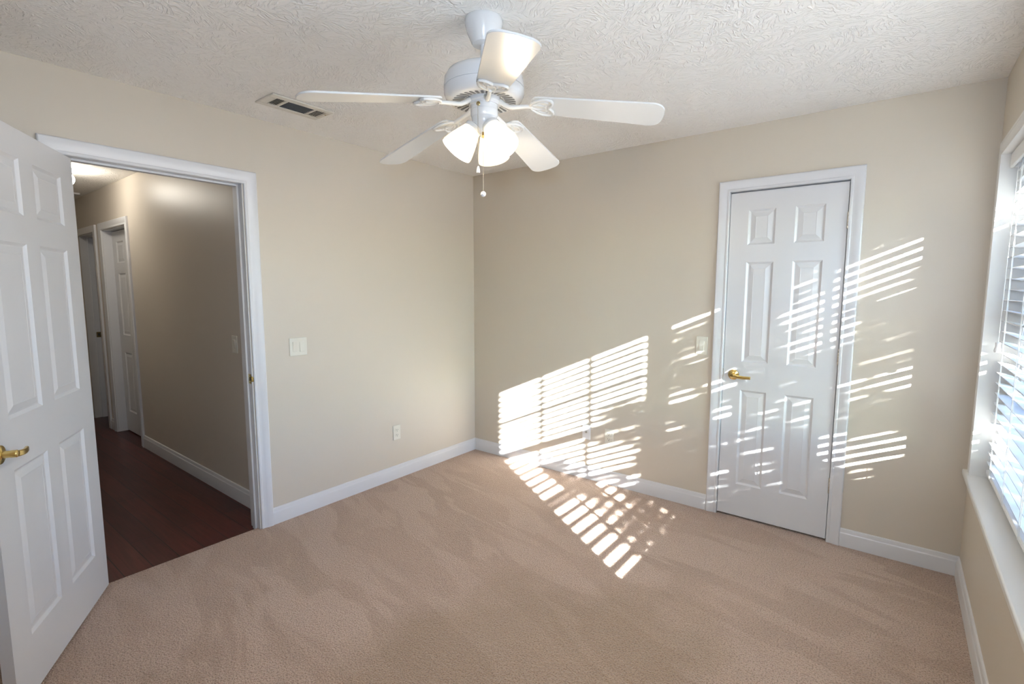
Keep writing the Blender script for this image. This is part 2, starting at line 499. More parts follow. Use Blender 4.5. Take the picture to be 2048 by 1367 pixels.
def baseboard(name, label, M, u0, u1, h=0.104, t=0.0145, z0=0.0):
    prof = [(z0, 0), (z0, t), (h-0.030, t), (h-0.026, t-0.001), (h-0.022, t-0.0035), (h-0.012, t-0.0055), (h-0.005, t-0.0065), (h-0.001, t-0.009), (h, t-0.012), (h, 0)]
    k = len(prof)
    vs = [(u, z, d) for u in (u0, u1) for z, d in prof]
    fs = [(i, (i+1) % k, k+(i+1) % k, k+i) for i in range(k)]+[tuple(range(k)), tuple(range(2*k-1, k-1, -1))]
    return tag(MB().add(vs, fs, M).build(name, TRIM, angle=18), label, 'baseboard', kind='structure')
ML = frame((0,0,0), (0,1,0), (1,0,0))        # left wall
MF = frame((0,0,0), (1,0,0), (0,-1,0))       # far wall
MWN = frame((W,0,0), (0,-1,0), (-1,0,0))     # window wall
MH = frame((0,HY,0), (1,0,0), (0,-1,0))      # hall side wall
casing('trim_1', 'white casing round the hall doorway', ML, LD0+0.004, LD1+0.004, LDH-0.004)
casing('trim_2', 'white casing round the closet door', MF, CD0+0.003, CD1-0.003, CDH-0.003, w=0.066)
baseboard('baseboard_left', 'white baseboard between the hall doorway and the room corner', ML, -1.881, -0.0002)
baseboard('baseboard_far', 'white baseboard between the room corner and the closet door', MF, 0.0005, 2.0725)
baseboard('baseboard_far.001', 'short white baseboard between closet door and window wall', MF, 2.8205, W-0.0005)
baseboard('baseboard_window', 'white baseboard under the window', MWN, 0.0145, -BACK)
baseboard('baseboard_left.001', 'white baseboard behind the open bedroom door', ML, BACK, LD0-0.07)

# ---- jambs
def jamb(name, label, M, u0, u1, ztop, depth, stop, z0=0.0):
    """lining of a doorway; stop = (near, far) depth range of the door stop strip"""
    t = 0.016
    mb = MB()
    mb.box((u0-0.001, z0, -depth), (u0+t*0+0.004, ztop, -0.0005)); mb.box((u1-0.004, z0, -depth), (u1+0.001, ztop, -0.0005))
    mb.box((u0, ztop-0.004, -depth), (u1, ztop+0.001, -0.0005))
    s0, s1 = stop
    mb.box((u0+0.004, z0, -s1), (u0+0.015, ztop-0.004, -s0)); mb.box((u1-0.015, z0, -s1), (u1-0.004, ztop-0.004, -s0))
    mb.box((u0+0.015, ztop-0.015, -s1), (u1-0.015, ztop-0.004, -s0))
    o = mb.build(name, TRIM, M=M, bevel=0.0012, seg=1)
    return tag(o, label, 'door jamb', kind='structure')
j1 = jamb('trim_3', 'white jamb lining of the hall doorway with door stop', ML, LD0, LD1, LDH, 0.117, (0.040, 0.075), z0=-0.012)
jamb('trim_4', 'white jamb lining behind the closet door', MF, CD0, CD1, CDH, 0.117, (0.040, 0.075))
# brass strike plate let into the hall doorway jamb
sp = thing('strike_plate', 'brass strike plate on the white hall doorway jamb', 'strike plate', frame((-0.020, LD1-0.0042, 0.930), (1,0,0), (0,-1,0)))
mb = MB().box((-0.020,-0.029,0), (0.012,-0.011,0.0015)).box((-0.020,0.011,0), (0.012,0.029,0.0015)).box((-0.020,-0.011,0), (-0.010,0.011,0.0015)).box((0.004,-0.011,0), (0.012,0.011,0.0015))
mb.tube([(0.012,0,0.0008),(0.018,0,0.0002),(0.0225,0,-0.003),(0.0245,0,-0.008)], [0.0165,0.0165,0.016,0.013], n=12, flat=0.08)
mb.build('plate', BRASS, sp, bevel=0.0006, seg=1)
MB().box((-0.010,-0.011,-0.0006),(0.004,0.011,0.0006)).build('hole_shade', DARK, sp)  # dark block painted as the shade inside the hole
for y in (-0.021, 0.021): MB().lathe([(0.0035,0.0012),(0.0035,0.0022),(0.002,0.0028),(0,0.0029)], 12, Matrix.Translation((-0.003,y,0))).build('screw', BRASSD, sp)

# ------------------------------------------------------------------ six panel doors
ROWS = [(0.210, 0.822), (1.001, 1.616), (1.720, 1.928)]
def door_mesh(w, h, stile, pw, mull, th=0.035):
    xs = [0, stile, stile+pw, stile+pw+mull, stile+2*pw+mull, w]
    zs = [0]+[z for r in ROWS for z in r]+[h]
    mb = MB()
    for sgn in (-1, 1):
        y0 = sgn*th/2
        P = lambda x, z, d: (x, y0-sgn*d, z)
        for i in range(5):
            for j in range(7):
                x0, x1, z0, z1 = xs[i], xs[i+1], zs[j], zs[j+1]
                if i in (1, 3) and j in (1, 3, 5):
                    rings = [(0, 0), (0.004, 0.0035), (0.011, 0.0085), (0.016, 0.0085), (0.042, 0.0025), (0.044, 0.0032)]
                    vs = []
                    for ins, d in rings:
                        vs += [P(x0+ins, z0+ins, d), P(x1-ins, z0+ins, d), P(x1-ins, z1-ins, d), P(x0+ins, z1-ins, d)]
                    fs = []
                    for k in range(len(rings)-1):
                        for e in range(4):
                            fs.append((k*4+e, k*4+(e+1) % 4, (k+1)*4+(e+1) % 4, (k+1)*4+e))
                    k = (len(rings)-1)*4
                    fs.append((k, k+1, k+2, k+3))
                    mb.add(vs, fs)
                else:
                    mb.add([P(x0,z0,0),P(x1,z0,0),P(x1,z1,0),P(x0,z1,0)], [(0,1,2,3)])
    a = th/2
    mb.add([(0,-a,0),(w,-a,0),(w,a,0),(0,a,0),(0,-a,h),(w,-a,h),(w,a,h),(0,a,h)], [(0,1,2,3),(4,5,6,7),(0,3,7,4),(1,2,6,5)])
    return mb
def slab(name, mb, parent):
    import bmesh
    o = mb.build(name, DOORW, parent, angle=12)
    bm = bmesh.new(); bm.from_mesh(o.data)
    bmesh.ops.remove_doubles(bm, verts=bm.verts, dist=1e-5)
    bmesh.ops.recalc_face_normals(bm, faces=bm.faces)
    bm.to_mesh(o.data); bm.free()
    o.data.set_sharp_from_angle(angle=math.radians(12))
    return o
def lever(parent, x, z, side, toward, th=0.035, length=0.110):
    """brass lever handle on face side (+1/-1 in y), lever pointing in +-x"""
    M = Matrix.Translation((x, side*th/2, z)) @ Matrix.Rotation(-side*PI/2, 4, 'X')
    h = MB().lathe([(0.0,0.0),(0.0325,0.0),(0.0325,0.004),(0.031,0.007),(0.024,0.0095),(0.014,0.0105),(0.012,0.012),(0.0115,0.030),(0.0125,0.034),(0.0125,0.048),(0.010,0.0515),(0,0.052)], 40, M).build('door_handle', BRASS, parent)
    y = side*(th/2+0.043)
    pts, rs = [], []
    for i in range(15):
        t = i/14
        pts.append((x+toward*(-0.004+length*t), y+side*(0.005*math.sin(t*PI)-0.004*t*t), z-0.004*math.sin(t*PI*0.9)-0.006*t))
        rs.append(0.0115-0.0022*t)
    l = MB()
    k = []
    for p, r in zip(pts, rs):
        hh, d = r, 0.0062
        k.append([(p[0], p[1]-d, p[2]-hh*0.7), (p[0], p[1]-d*0.4, p[2]-hh), (p[0], p[1]+d*0.4, p[2]-hh), (p[0], p[1]+d, p[2]-hh*0.7), (p[0], p[1]+d, p[2]+hh*0.7), (p[0], p[1]+d*0.4, p[2]+hh), (p[0], p[1]-d*0.4, p[2]+hh), (p[0], p[1]-d, p[2]+hh*0.7)])
    vs = [v for q in k for v in q]
    fs = [(8*i+e, 8*i+(e+1) % 8, 8*i+8+(e+1) % 8, 8*i+8+e) for i in range(14) for e in range(8)]
    fs += [tuple(range(7,-1,-1)), tuple(8*14+e for e in range(8))]
    l.add(vs, fs)
    l.build('lever', BRASS, h, angle=30, bevel=0.001)
    return h
def hinge(parent, x, y, z, material, leaf=None):
    mb = MB()
    for i in range(5):
        mb.lathe([(0.0,0.0),(0.0062,0.0004),(0.0066,0.001),(0.0066,0.0162),(0.0062,0.0168),(0,0.0172)], 14, Matrix.Translation((x, y, z-0.044+0.0176*i)))
    mb.lathe([(0,0),(0.0045,0.001),(0.005,0.003),(0.003,0.005),(0,0.0055)], 12, Matrix.Translation((x, y, z+0.044)))
    if leaf:
        mb.box((x+leaf[0], y+leaf[1], z-0.044), (x+leaf[2], y+leaf[3], z+0.044))
    return mb.build('hinge', material, parent)

# closet door (its face a hair behind the wall plane)
M = Matrix.Translation((CD0+0.007, 0.0195, 0.012))
cw = CD1-CD0-0.014
d2 = thing('door_2', 'white six panel closet door with a brass lever, streaked with sunlight', 'door', M, kind='structure')
slab('door_slab', door_mesh(cw, 2.034, 0.104, 0.149, 0.101), d2)
lever(d2, 0.062, 0.915, -1, 1)
for z in (1.825, 1.072, 0.323): hinge(d2, cw+0.004, -0.0235, z, NICKEL, (-0.002, 0.004, 0.003, 0.022))
MB().box((-0.0048,-0.016,0.893),(-0.0005,0.014,0.949)).build('latch_plate', BRASSD, d2)
MB().tube([(-0.008,-0.0195,0.897),(-0.009,-0.0255,0.905),(-0.009,-0.0265,0.921),(-0.009,-0.0255,0.937),(-0.008,-0.0195,0.945)], 0.0045, 10).build('strike_lip', BRASSD, d2)

# open bedroom door, hinged on the far jamb side of the hall doorway
hx, hy, ang = 0.006, -2.703, math.radians(-30.2)
M = Matrix.Translation((hx, hy, 0.012)) @ Matrix.Rotation(ang, 4, 'Z') @ Matrix.Translation((0, -0.0175, 0))
d1 = thing('door_1', 'white six panel bedroom door standing open beside the hall doorway', 'door', M, kind='structure')
slab('door_slab', door_mesh(0.815, 2.034, 0.122, 0.236, 0.099), d1)
lever(d1, 0.774, 0.902, 1, -1, length=0.088)
lever(d1, 0.774, 0.902, -1, -1, length=0.088)
MB().box((0.8145,-0.0125,0.875),(0.8158,0.0125,0.933)).build('latch_plate', BRASSD, d1)
for z in (1.825, 1.072, 0.323): hinge(d1, -0.006, -0.023, z, NICKEL, (0.002, 0.004, 0.006, 0.03))

# ------------------------------------------------------------------ window, sill
win = thing('window_1', 'white twin sash window behind the blinds', 'window', kind='structure')
casing('window_casing', '', MWN, -WY1, -WY0, WZ1, w=0.062, d=0.0135, parent=win, legs_to=0.582, material=SILL)
FX0, FX1 = 3.440, 3.500
mb = MB()
mull = (WY0+WY1)/2
for y0, y1 in ((WY0, WY0+0.03), (WY1-0.03, WY1), (mull-0.012, mull+0.012)):
    mb.box((FX0+0.005, y0, WZ0), (FX1, y1, WZ1))
mb.box((FX0+0.005, WY0, WZ1-0.04), (FX1, WY1, WZ1)); mb.box((FX0+0.005, WY0, WZ0), (FX1, WY1, WZ0+0.045))
mb.build('window_frame', VINYL, win, bevel=0.002, seg=1)
for k, (a, b) in enumerate(((WY0+0.03, mull-0.012), (mull+0.012, WY1-0.03))):
    for z0, z1, x in ((0.60, 1.375, 3.460), (1.345, 2.026, 3.484)):
        ss = 0.043
        mb = MB().box((x-0.011, a, z0), (x+0.011, a+ss, z1)).box((x-0.011, b-ss, z0), (x+0.011, b, z1))
        bot = 0.05 if z0 < 1 else 0.036
        top = 0.036 if z0 < 1 else 0.065
        mb.box((x-0.011, a+ss, z0), (x+0.011, b-ss, z0+bot)).box((x-0.011, a+ss, z1-top), (x+0.011, b-ss, z1))
        gw = b-a-2*ss
        for q in (1, 2):
            yc = a+ss+gw*q/3
            mb.box((x-0.006, yc-0.013, z0+bot), (x+0.006, yc+0.013, z1-top))
        zc = (z0+bot+z1-top)/2
        mb.box((x-0.0055, a+ss, zc-0.010), (x+0.0055, b-ss, zc+0.010))
        s = mb.build('window_sash', VINYL, win, bevel=0.0015, seg=1)
        MB().box((x-0.0015, a+ss-0.004, z0+bot-0.004), (x+0.0015, b-ss+0.004, z1-top+0.004)).build('window_pane', GLASS, s)
mb = MB().box((3.318, WY1-0.004, 0.58), (FX0+0.006, WY1+0.001, WZ1)).box((3.318, WY0-0.001, 0.58), (FX0+0.006, WY0+0.004, WZ1)).box((3.318, WY0, WZ1-0.004), (FX0+0.006, WY1, WZ1+0.001))
mb.build('window_lining', SILL, win, bevel=0.001, seg=1)
mb = MB().prism([(W-0.030,-0.062),(W-0.030,WY0-0.1),(W+0.001,WY0-0.1),(W+0.001,WY0),(FX0+0.01,WY0),(FX0+0.01,WY1),(W+0.001,WY1),(W+0.001,-0.062)], 0.556, 0.582)
mb.build('window_sill', SILL, win, bevel=0.006, seg=3)

# ------------------------------------------------------------------ blinds
def blind(label, y0, y1, zlow, tilt, tassel, group):
    b = thing('window_blind', label, 'blind', Matrix.Translation((3.400, (y0+y1)/2, zlow)), group)
    O = Vector((3.411, (y0+y1)/2, zlow))
    L = lambda x, y, z: (x-O.x, y-O.y, z-O.z)
    ztop = 2.045
    pitch = 0.0472
    mb = MB()
    n = int((1.978-zlow-0.038)/pitch)+1
    rng = random.Random(3)
    for i in range(n):
        z = 1.978-i*pitch
        tl = tilt+rng.uniform(-0.012, 0.012)
        prof = []
        for k in range(9):
            t = -0.025+0.05*k/8
            prof.append((t, 0.0022*(1-(t/0.025)**2)))
        vs = []
        for y in (y0, y1):
            for t, cz in prof:
                vs.append(L(3.411+t*math.cos(tl), y, z-t*math.sin(tl)+cz+0.0014))
            for t, cz in reversed(prof):
                vs.append(L(3.411+t*math.cos(tl), y, z-t*math.sin(tl)+cz-0.0014))
        k = 18
        fs = [(i2, (i2+1) % k, k+(i2+1) % k, k+i2) for i2 in range(k)]+[tuple(range(k-1,-1,-1)), tuple(range(k, 2*k))]
        mb.add(vs, fs)
    mb.build('slats', SLAT, b)
    MB().box(L(3.362, y0-0.004, 1.998), L(3.374, y1+0.004, 2.060)).box(L(3.374, y1-0.004, 1.998), L(3.425, y1+0.004, 2.060)).build('valance', SLAT, b, bevel=0.003)
    MB().box(L(3.385, y0, 2.018), L(3.437, y1, 2.060)).build('head_rail', SLAT, b, bevel=0.002)
    MB().box(L(3.386, y0, zlow), L(3.436, y1, zlow+0.020)).build('bottom_rail', SLAT, b, bevel=0.005)
    for yy in (y1-0.14, (y0+y1)/2, y0+0.14):
        for x in (3.3845, 3.4375):
            MB().tube([L(x, yy, zlow+0.01), L(x, yy, 2.02)], 0.0011, 6).build('ladder_cord', CORD, b)
        lc = MB().tube([L(3.383, yy+0.012, zlow+0.01), L(3.383, yy+0.012, 2.02)], 0.0013, 6).build('lift_cord', CORD, b)
    if tassel:
        yt = -0.235
        MB().tube([L(3.374, yt, 1.225), L(3.376, yt, 1.6), L(3.380, yt, 2.02)], 0.0014, 6).build('pull_cord', CORD, b)
        MB().lathe([(0,-0.046),(0.010,-0.045),(0.0125,-0.040),(0.012,-0.032),(0.0085,-0.020),(0.0095,-0.008),(0.010,-0.003),(0.007,0),(0,0)], 18, Matrix.Translation(L(3.374, yt, 1.228))).build('tassel', WHITEP, b)
    else:
        MB().tube([L(3.374, y0+0.08, 1.1), L(3.380, y0+0.08, 2.02)], 0.004, 8).build('tilt_wand', WHITEP, b)
    return b
TILT = math.radians(-8.5)
blind('white wood slat blind in the corner half of the window, with a cord tassel', -1.125, -0.161, 0.603, -TILT, True, None)
blind('white wood slat blind in the window half nearer the camera', -2.104, -1.140, 0.603, -TILT, False, None)

# ------------------------------------------------------------------ switches and outlets
def rocker(parent, x, tilt, material):
    M = Matrix.Translation((x, 0, 0.0055)) @ Matrix.Rotation(tilt, 4, 'X')
    MB().box((-0.0155,-0.0325,-0.004),(0.0155,0.0325,0.0035), M).build('rocker', material, parent, bevel=0.0015)
def plate(parent, w, h, material, holes=()):
    return MB().box((-w/2,-h/2,0),(w/2,h/2,0.006)).build('wall_plate', material, parent, bevel=0.0035, seg=3)
def screw(parent, x, y, material):
    MB().lathe([(0.0036,0.0055),(0.0036,0.0066),(0.002,0.0072),(0,0.0073)], 12, Matrix.Translation((x,y,0))).build('screw', material, parent)
s = thing('light_switch', 'ivory double rocker light switch right of the hall doorway', 'light switch', frame((0,-1.6665,1.0985),(0,1,0),(1,0,0)))
plate(s, 0.116, 0.116, IVORY); rocker(s, -0.023, 0.08, IVORY); rocker(s, 0.023, -0.08, IVORY)
s = thing('light_switch', 'ivory single rocker light switch left of the closet door', 'light switch', frame((2.0025,0,1.098),(1,0,0),(0,-1,0)))
plate(s, 0.074, 0.116, IVORY); rocker(s, 0, -0.08, IVORY)
s = thing('light_switch', 'ivory single rocker light switch on the hall wall beyond the doorway', 'light switch', frame((-0.482,HY,1.095),(1,0,0),(0,-1,0)))
plate(s, 0.074, 0.116, IVORY); rocker(s, 0, 0.10, IVORY)
def outlet(label, M):
    s = thing('wall_outlet', label, 'outlet', M)
    plate(s, 0.070, 0.114, IVORY)
    for y in (0.0195, -0.0195):
        poly = [(0.0165*math.cos(a), max(-0.0135, min(0.0135, 0.0165*math.sin(a)))+y) for a in [2*PI*i/32 for i in range(32)]]
        f = MB().prism(poly, 0.0055, 0.0078).build('receptacle', IVORY, s)
        mb = MB().box((-0.0078,y-0.001,0.0072),(-0.0052,y+0.0075,0.0083)).box((0.0052,y-0.0005,0.0072),(0.0078,y+0.0065,0.0083))
        mb.lathe([(0.0028,0.0072),(0.0028,0.0083),(0,0.0083)], 12, Matrix.Translation((0,y-0.0075,0)))
        mb.build('slots', SLOTDARK, f)  # black blocks stand in for the shade inside the slots
    screw(s, 0, 0, IVORY)
outlet('ivory duplex outlet low on the wall between hall doorway and room corner', frame((0,-0.901,0.362),(0,1,0),(1,0,0)))
outlet('ivory duplex outlet in the sun stripes, nearer the closet door', frame((1.353,0,0.3655),(1,0,0),(0,-1,0)))
s = thing('cable_outlet', 'white coax cable plate in the bright sun patch, left of the duplex outlet', 'cable outlet', frame((1.161,0,0.3675),(1,0,0),(0,-1,0)))
plate(s, 0.070, 0.114, WHITEP); screw(s, 0, 0.042, WHITEP); screw(s, 0, -0.042, WHITEP)
MB().lathe([(0.0085,0.006),(0.0085,0.008),(0.005,0.0085),(0.005,0.017),(0.0042,0.018),(0,0.018)], 12).build('coax_jack', NICKEL, s)

# ------------------------------------------------------------------ ceiling vent
v = thing('ceiling_vent', 'cream three section ceiling air vent near the left wall', 'vent', Matrix.Translation((0.362,-1.812,H)))
x0, x1, y0, y1 = -0.095, 0.095, -0.178, 0.166
a0, a1 = -0.055, 0.052
secs = [(-0.135,-0.085), (-0.072,0.070), (0.084,0.142)]
mb = MB()
mb.box((x0,y0,-0.009),(a0,y1,0)).box((a1,y0,-0.009),(x1,y1,0)).box((a0,y0,-0.009),(a1,secs[0][0],0)).box((a0,secs[0][1],-0.009),(a1,secs[1][0],0)).box((a0,secs[1][1],-0.009),(a1,secs[2][0],0)).box((a0,secs[2][1],-0.009),(a1,y1,0))
mb.build('vent_frame', VENTM, v, bevel=0.004)
MB().box((a0,secs[0][0],-0.0012),(a1,secs[2][1],-0.0002)).build('duct_shade_sheet', DARK, v)  # dark sheet stands in for the shade up inside the duct
for k, (s0, s1) in enumerate(secs):
    mb = MB()
    if k == 1:
        n = 7
        for i in range(n):
            xx = a0+(a1-a0)*(i+0.5)/n
            mb.box((-0.005,s0,-0.0005),(0.005,s1,0.0005), Matrix.Translation((xx,0,-0.005)) @ Matrix.Rotation(math.radians(55), 4, 'Y'))
        mb.build('louvre', DARKG, v)  # centre louvres coloured darker than the others to stand in for shade
    else:
        n = 5
        for i in range(n):
            yy = s0+(s1-s0)*(i+0.5)/n
            mb.box((a0,-0.0055,-0.0005),(a1,0.0055,0.0005), Matrix.Translation((0,yy,-0.005)) @ Matrix.Rotation(math.radians(24 if k == 2 else 42), 4, 'X'))
        mb.build('louvre', VENTM, v)
MB().lathe([(0.005,-0.0085),(0.005,-0.0105),(0,-0.0115)], 12, Matrix.Translation((0.03,0.152,0))).build('screw', BRASSD, v)

# ------------------------------------------------------------------ ceiling fan
FX, FY = 1.733, -1.85
fan = thing('ceiling_fan', 'white five blade ceiling fan with scroll blade brackets and three glowing lamps', 'ceiling fan', Matrix.Translation((FX,FY,H)))
z = lambda zz: zz-H
MB().lathe([(0.0,0.0),(0.068,0.0),(0.070,-0.004),(0.069,-0.020),(0.062,-0.045),(0.052,-0.066),(0.046,-0.080),(0.042,-0.086),(0.030,-0.088),(0,-0.088)], 48).build('canopy', FANW, fan)
MB().lathe([(0.0125,z(2.36)),(0.0125,z(2.27)),(0.022,z(2.265)),(0.024,z(2.258)),(0.024,z(2.25)),(0,z(2.25))], 24).build('downrod', FANW, fan)
mot = MB().lathe([(0.0,z(2.268)),(0.06,z(2.268)),(0.110,z(2.262)),(0.134,z(2.250)),(0.145,z(2.232)),(0.148,z(2.210)),(0.1485,z(2.196)),(0.146,z(2.1955)),(0.146,z(2.192)),(0.1485,z(2.1915)),(0.148,z(2.176)),(0.142,z(2.162)),(0.130,z(2.153)),(0.120,z(2.150)),(0.070,z(2.158)),(0.070,z(2.175)),(0,z(2.175))], 64).build('motor_housing', FANW, fan, angle=50)
mb = MB()
for i in range(34):
    a = 2*PI*i/34
    M = Matrix.Rotation(a, 4, 'Z') @ Matrix.Translation((0.097,0,z(2.1540))) @ Matrix.Rotation(math.radians(9.1), 4, 'Y')
    mb.add([(-0.021,-0.003,0),(-0.015,-0.0046,0),(0.016,-0.0056,0),(0.021,-0.0034,0),(0.021,0.0034,0),(0.016,0.0056,0),(-0.015,0.0046,0),(-0.021,0.003,0),
            (-0.021,-0.003,-0.0012),(-0.015,-0.0046,-0.0012),(0.016,-0.0056,-0.0012),(0.021,-0.0034,-0.0012),(0.021,0.0034,-0.0012),(0.016,0.0056,-0.0012),(-0.015,0.0046,-0.0012),(-0.021,0.003,-0.0012)],
           [tuple(range(8)), tuple(range(15,7,-1))]+[(q,(q+1) % 8,8+(q+1) % 8,8+q) for q in range(8)], M)
mb.build('vent_slot_shade', DARKG, mot)  # thin grey plates stand in for shaded openings in the housing
MB().lathe([(0.060,z(2.175)),(0.060,z(2.150)),(0.057,z(2.146)),(0.057,z(2.138)),(0,z(2.138))], 40).build('flywheel', FANW, fan)
swh = MB().lathe([(0.0,z(2.150)),(0.0505,z(2.150)),(0.0505,z(2.122)),(0.0495,z(2.1215)),(0.0495,z(2.1195)),(0.0505,z(2.119)),(0.0505,z(2.104)),(0.047,z(2.097)),(0,z(2.097))], 48).build('switch_housing', FANW, fan)
fit = MB().lathe([(0,z(2.1)),(0.046,z(2.099)),(0.047,z(2.095)),(0.0445,z(2.080)),(0.038,z(2.064)),(0.030,z(2.050)),(0.024,z(2.040)),(0.014,z(2.034)),(0.012,z(2.030)),(0.006,z(2.024)),(0,z(2.023))], 40).build('light_fitter', FANW, fan)

# blade and bracket
def outline():
    pts = []
    r0, r1, w0, w1 = 0.178, 0.651, 0.054, 0.0717
    pts += [(r0+0.012, -w0+0.004), (r0+0.03, -w0)]
    rc = 0.045
    for i in range(9):
        a = -PI/2+PI/2*i/8
        pts.append((r1-rc+rc*math.cos(a), -w1+rc+rc*math.sin(a)))
    pts += [(r1+0.0025, -0.01), (r1+0.0025, 0.01)]
    for i in range(9):
        a = PI/2*i/8
        pts.append((r1-rc+rc*math.cos(a), w1-rc+rc*math.sin(a)))
    pts += [(r0+0.03, w0), (r0+0.012, w0-0.004), (r0, w0-0.02), (r0, -w0+0.02)]
    return pts
def ell(cx, cy, a, b, rot, zz, n=28):
    return [(cx+a*math.cos(t)*math.cos(rot)-b*math.sin(t)*math.sin(rot), cy+a*math.cos(t)*math.sin(rot)+b*math.sin(t)*math.cos(rot), zz) for t in [2*PI*i/n for i in range(n)]]
blade_mb = MB().prism(outline(), 0.0, 0.0065)
iron_mb = MB()
iron_mb.tube([(0.150,0,-0.005),(0.165,0,-0.005),(0.18,0,-0.005)], 0.007, 12)
iron_mb.tube(ell(0.203,0,0.028,0.0135,0,-0.004), 0.0042, 8, closed=True)
for sgn in (-1, 1):
    iron_mb.tube([(0.172,sgn*0.002,-0.004),(0.180,sgn*0.020,-0.004),(0.196,sgn*0.037,-0.004),(0.216,sgn*0.047,-0.004),(0.238,sgn*0.050,-0.004),(0.250,sgn*0.046,-0.004),(0.256,sgn*0.036,-0.004),(0.255,sgn*0.024,-0.004),(0.247,sgn*0.010,-0.004),(0.241,sgn*0.001,-0.004)], 0.0052, 8)
    iron_mb.tube([(0.196,sgn*0.020,-0.004),(0.212,sgn*0.031,-0.004),(0.230,sgn*0.035,-0.004),(0.240,sgn*0.030,-0.004)], 0.0034, 8)
    iron_mb.lathe([(0.0042,-0.009),(0.0042,-0.007),(0.003,-0.0098),(0,-0.0104)][::-1], 10, Matrix.Translation((0.232,sgn*0.016,0)))
iron_mb.prism([(0.170,-0.004),(0.180,-0.021),(0.198,-0.038),(0.218,-0.047),(0.240,-0.050),(0.252,-0.045),(0.256,-0.034),(0.250,-0.014),(0.241,0),(0.250,0.014),(0.256,0.034),(0.252,0.045),(0.240,0.050),(0.218,0.047),(0.198,0.038),(0.180,0.021),(0.170,0.004)], -0.0034, -0.0002)
PITCHB = math.radians(-9.5); DROOP = math.radians(8.4)
HANG = Matrix.Translation((0,0,z(2.113))) @ Matrix.Rotation(-0.0337, 4, 'Y') @ Matrix.Rotation(-0.0124, 4, 'X') @ Matrix.Translation((0,0,-z(2.113)))   # the rotor hangs slightly out of level
for k in range(5):
    a = math.radians(30.1+72*k)
    R = Matrix.Rotation(a, 4, 'Z')
    B = HANG @ R @ Matrix.Translation((0.15,0,z(2.132))) @ Matrix.Rotation(DROOP, 4, 'Y') @ Matrix.Rotation(PITCHB, 4, 'X') @ Matrix.Translation((-0.15,0,0))
    o = MB().add(blade_mb.v, blade_mb.f).build('blade', BLADE, fan, bevel=0.0015, seg=1, M=B)
    i2 = MB().add(iron_mb.v, iron_mb.f, B)
    p0 = B @ Vector((0.158,0,-0.005))
    q = R @ Vector((0.062,0,z(2.150))); q1 = R @ Vector((0.078,0,z(2.139))); q2 = R @ Vector((0.094,0,z(2.131))); q3 = R @ Vector((0.110,0,z(2.129)))
    i2.tube([R @ Vector((0.050,0,z(2.152))), q, q1, q2, q3, (q3+p0)/2, p0], [0.010,0.010,0.009,0.0085,0.008,0.0075,0.0075], 12)
    i2.build('blade_bracket', IRON, fan)

# lamps
TILTL = math.radians(37)
for phi in (192, -48, 72):
    a = math.radians(phi)+YAW
    M = Matrix.Rotation(a, 4, 'Z') @ Matrix.Translation((0.036,0,z(2.064))) @ Matrix.Rotation(PI-TILTL, 4, 'Y')
    hd = MB().lathe([(0,-0.012),(0.018,-0.012),(0.020,-0.004),(0.033,0.002),(0.0345,0.006),(0.0345,0.016),(0.033,0.018),(0,0.018)], 32, M).build('lamp_holder', FANW, fan)
    prof = [(0.030,0.008),(0.0335,0.022),(0.042,0.045),(0.051,0.070),(0.058,0.092),(0.0615,0.106),(0.0625,0.116),(0.0605,0.116),(0.0595,0.106),(0.056,0.092),(0.049,0.070),(0.040,0.045),(0.0315,0.022),(0.028,0.008)]
    fl = [0.03,0.03,0.025,0.015,0.006,0.002,0.001]
    MB().lathe(prof, 96, M, flute=(32, fl+fl[::-1]), closed=True).build('lamp_shade', FROST, hd)
    MB().lathe([(0.0,0.018),(0.013,0.018),(0.013,0.040),(0.020,0.052),(0.0225,0.064),(0.020,0.076),(0.011,0.084),(0,0.086)], 20, M).build('bulb', BULB, hd)
    l = bpy.data.lights.new('fan_bulb', 'POINT'); l.energy = 8.0; l.shadow_soft_size = 0.022; l.color = (1.0, 0.83, 0.62)
    lo = bpy.data.objects.new('fan_bulb', l); C.objects.link(lo); lo.parent = hd
    lo.matrix_local = M @ Matrix.Translation((0,0,0.098))
# pull chains
def chain(x, y, ztop, zbot, fob):
    mb = MB()
    n = int((ztop-zbot)/0.0042)
    for i in range(n+1):
        mb.lathe([(0,-0.0013),(0.0010,-0.0009),(0.0013,0),(0.0010,0.0009),(0,0.0013)], 8, Matrix.Translation((x,y,ztop-i*0.0042)))
    mb.tube([(x,y,ztop),(x,y,zbot)], 0.0006, 6)
    c = mb.build('pull_chain', CHAIN, fan)
    if fob == 'bell':
        MB().lathe([(0,-0.022),(0.006,-0.022),(0.0065,-0.018),(0.0045,-0.006),(0.003,0),(0,0)], 16, Matrix.Translation((x,y,zbot))).build('fob', WHITEP, c)
    else:
        MB().lathe([(0.010*math.sin(PI*i/10), -0.010-0.010*math.cos(PI*i/10)) for i in range(11)], 18, Matrix.Translation((x,y,zbot))).build('fob', WHITEP, c)
    return c
tc = -Vector((fw.x, fw.y, 0)).normalized()
p = tc*0.050+rt*(-0.018)
MB().lathe([(0.0075,0),(0.0075,0.003),(0.004,0.005),(0,0.005)], 16, Matrix.Translation((p.x,p.y,z(2.130))) @ Matrix.Rotation(math.atan2(tc.y,tc.x)-0.33, 4, 'Z') @ Matrix.Rotation(PI/2, 4, 'Y')).build('chain_bushing', BRASSD, swh)
p = tc*0.055+rt*(-0.020)
chain(p.x, p.y, z(2.129), z(1.908), 'bell')
p = tc*0.020+rt*(-0.004)
MB().lathe([(0.004,z(2.046)),(0.004,z(2.030)),(0.0055,z(2.028)),(0.003,z(2.020)),(0,z(2.019))], 12, Matrix.Translation((p.x,p.y,0))).build('chain_bushing', BRASSD, fit)
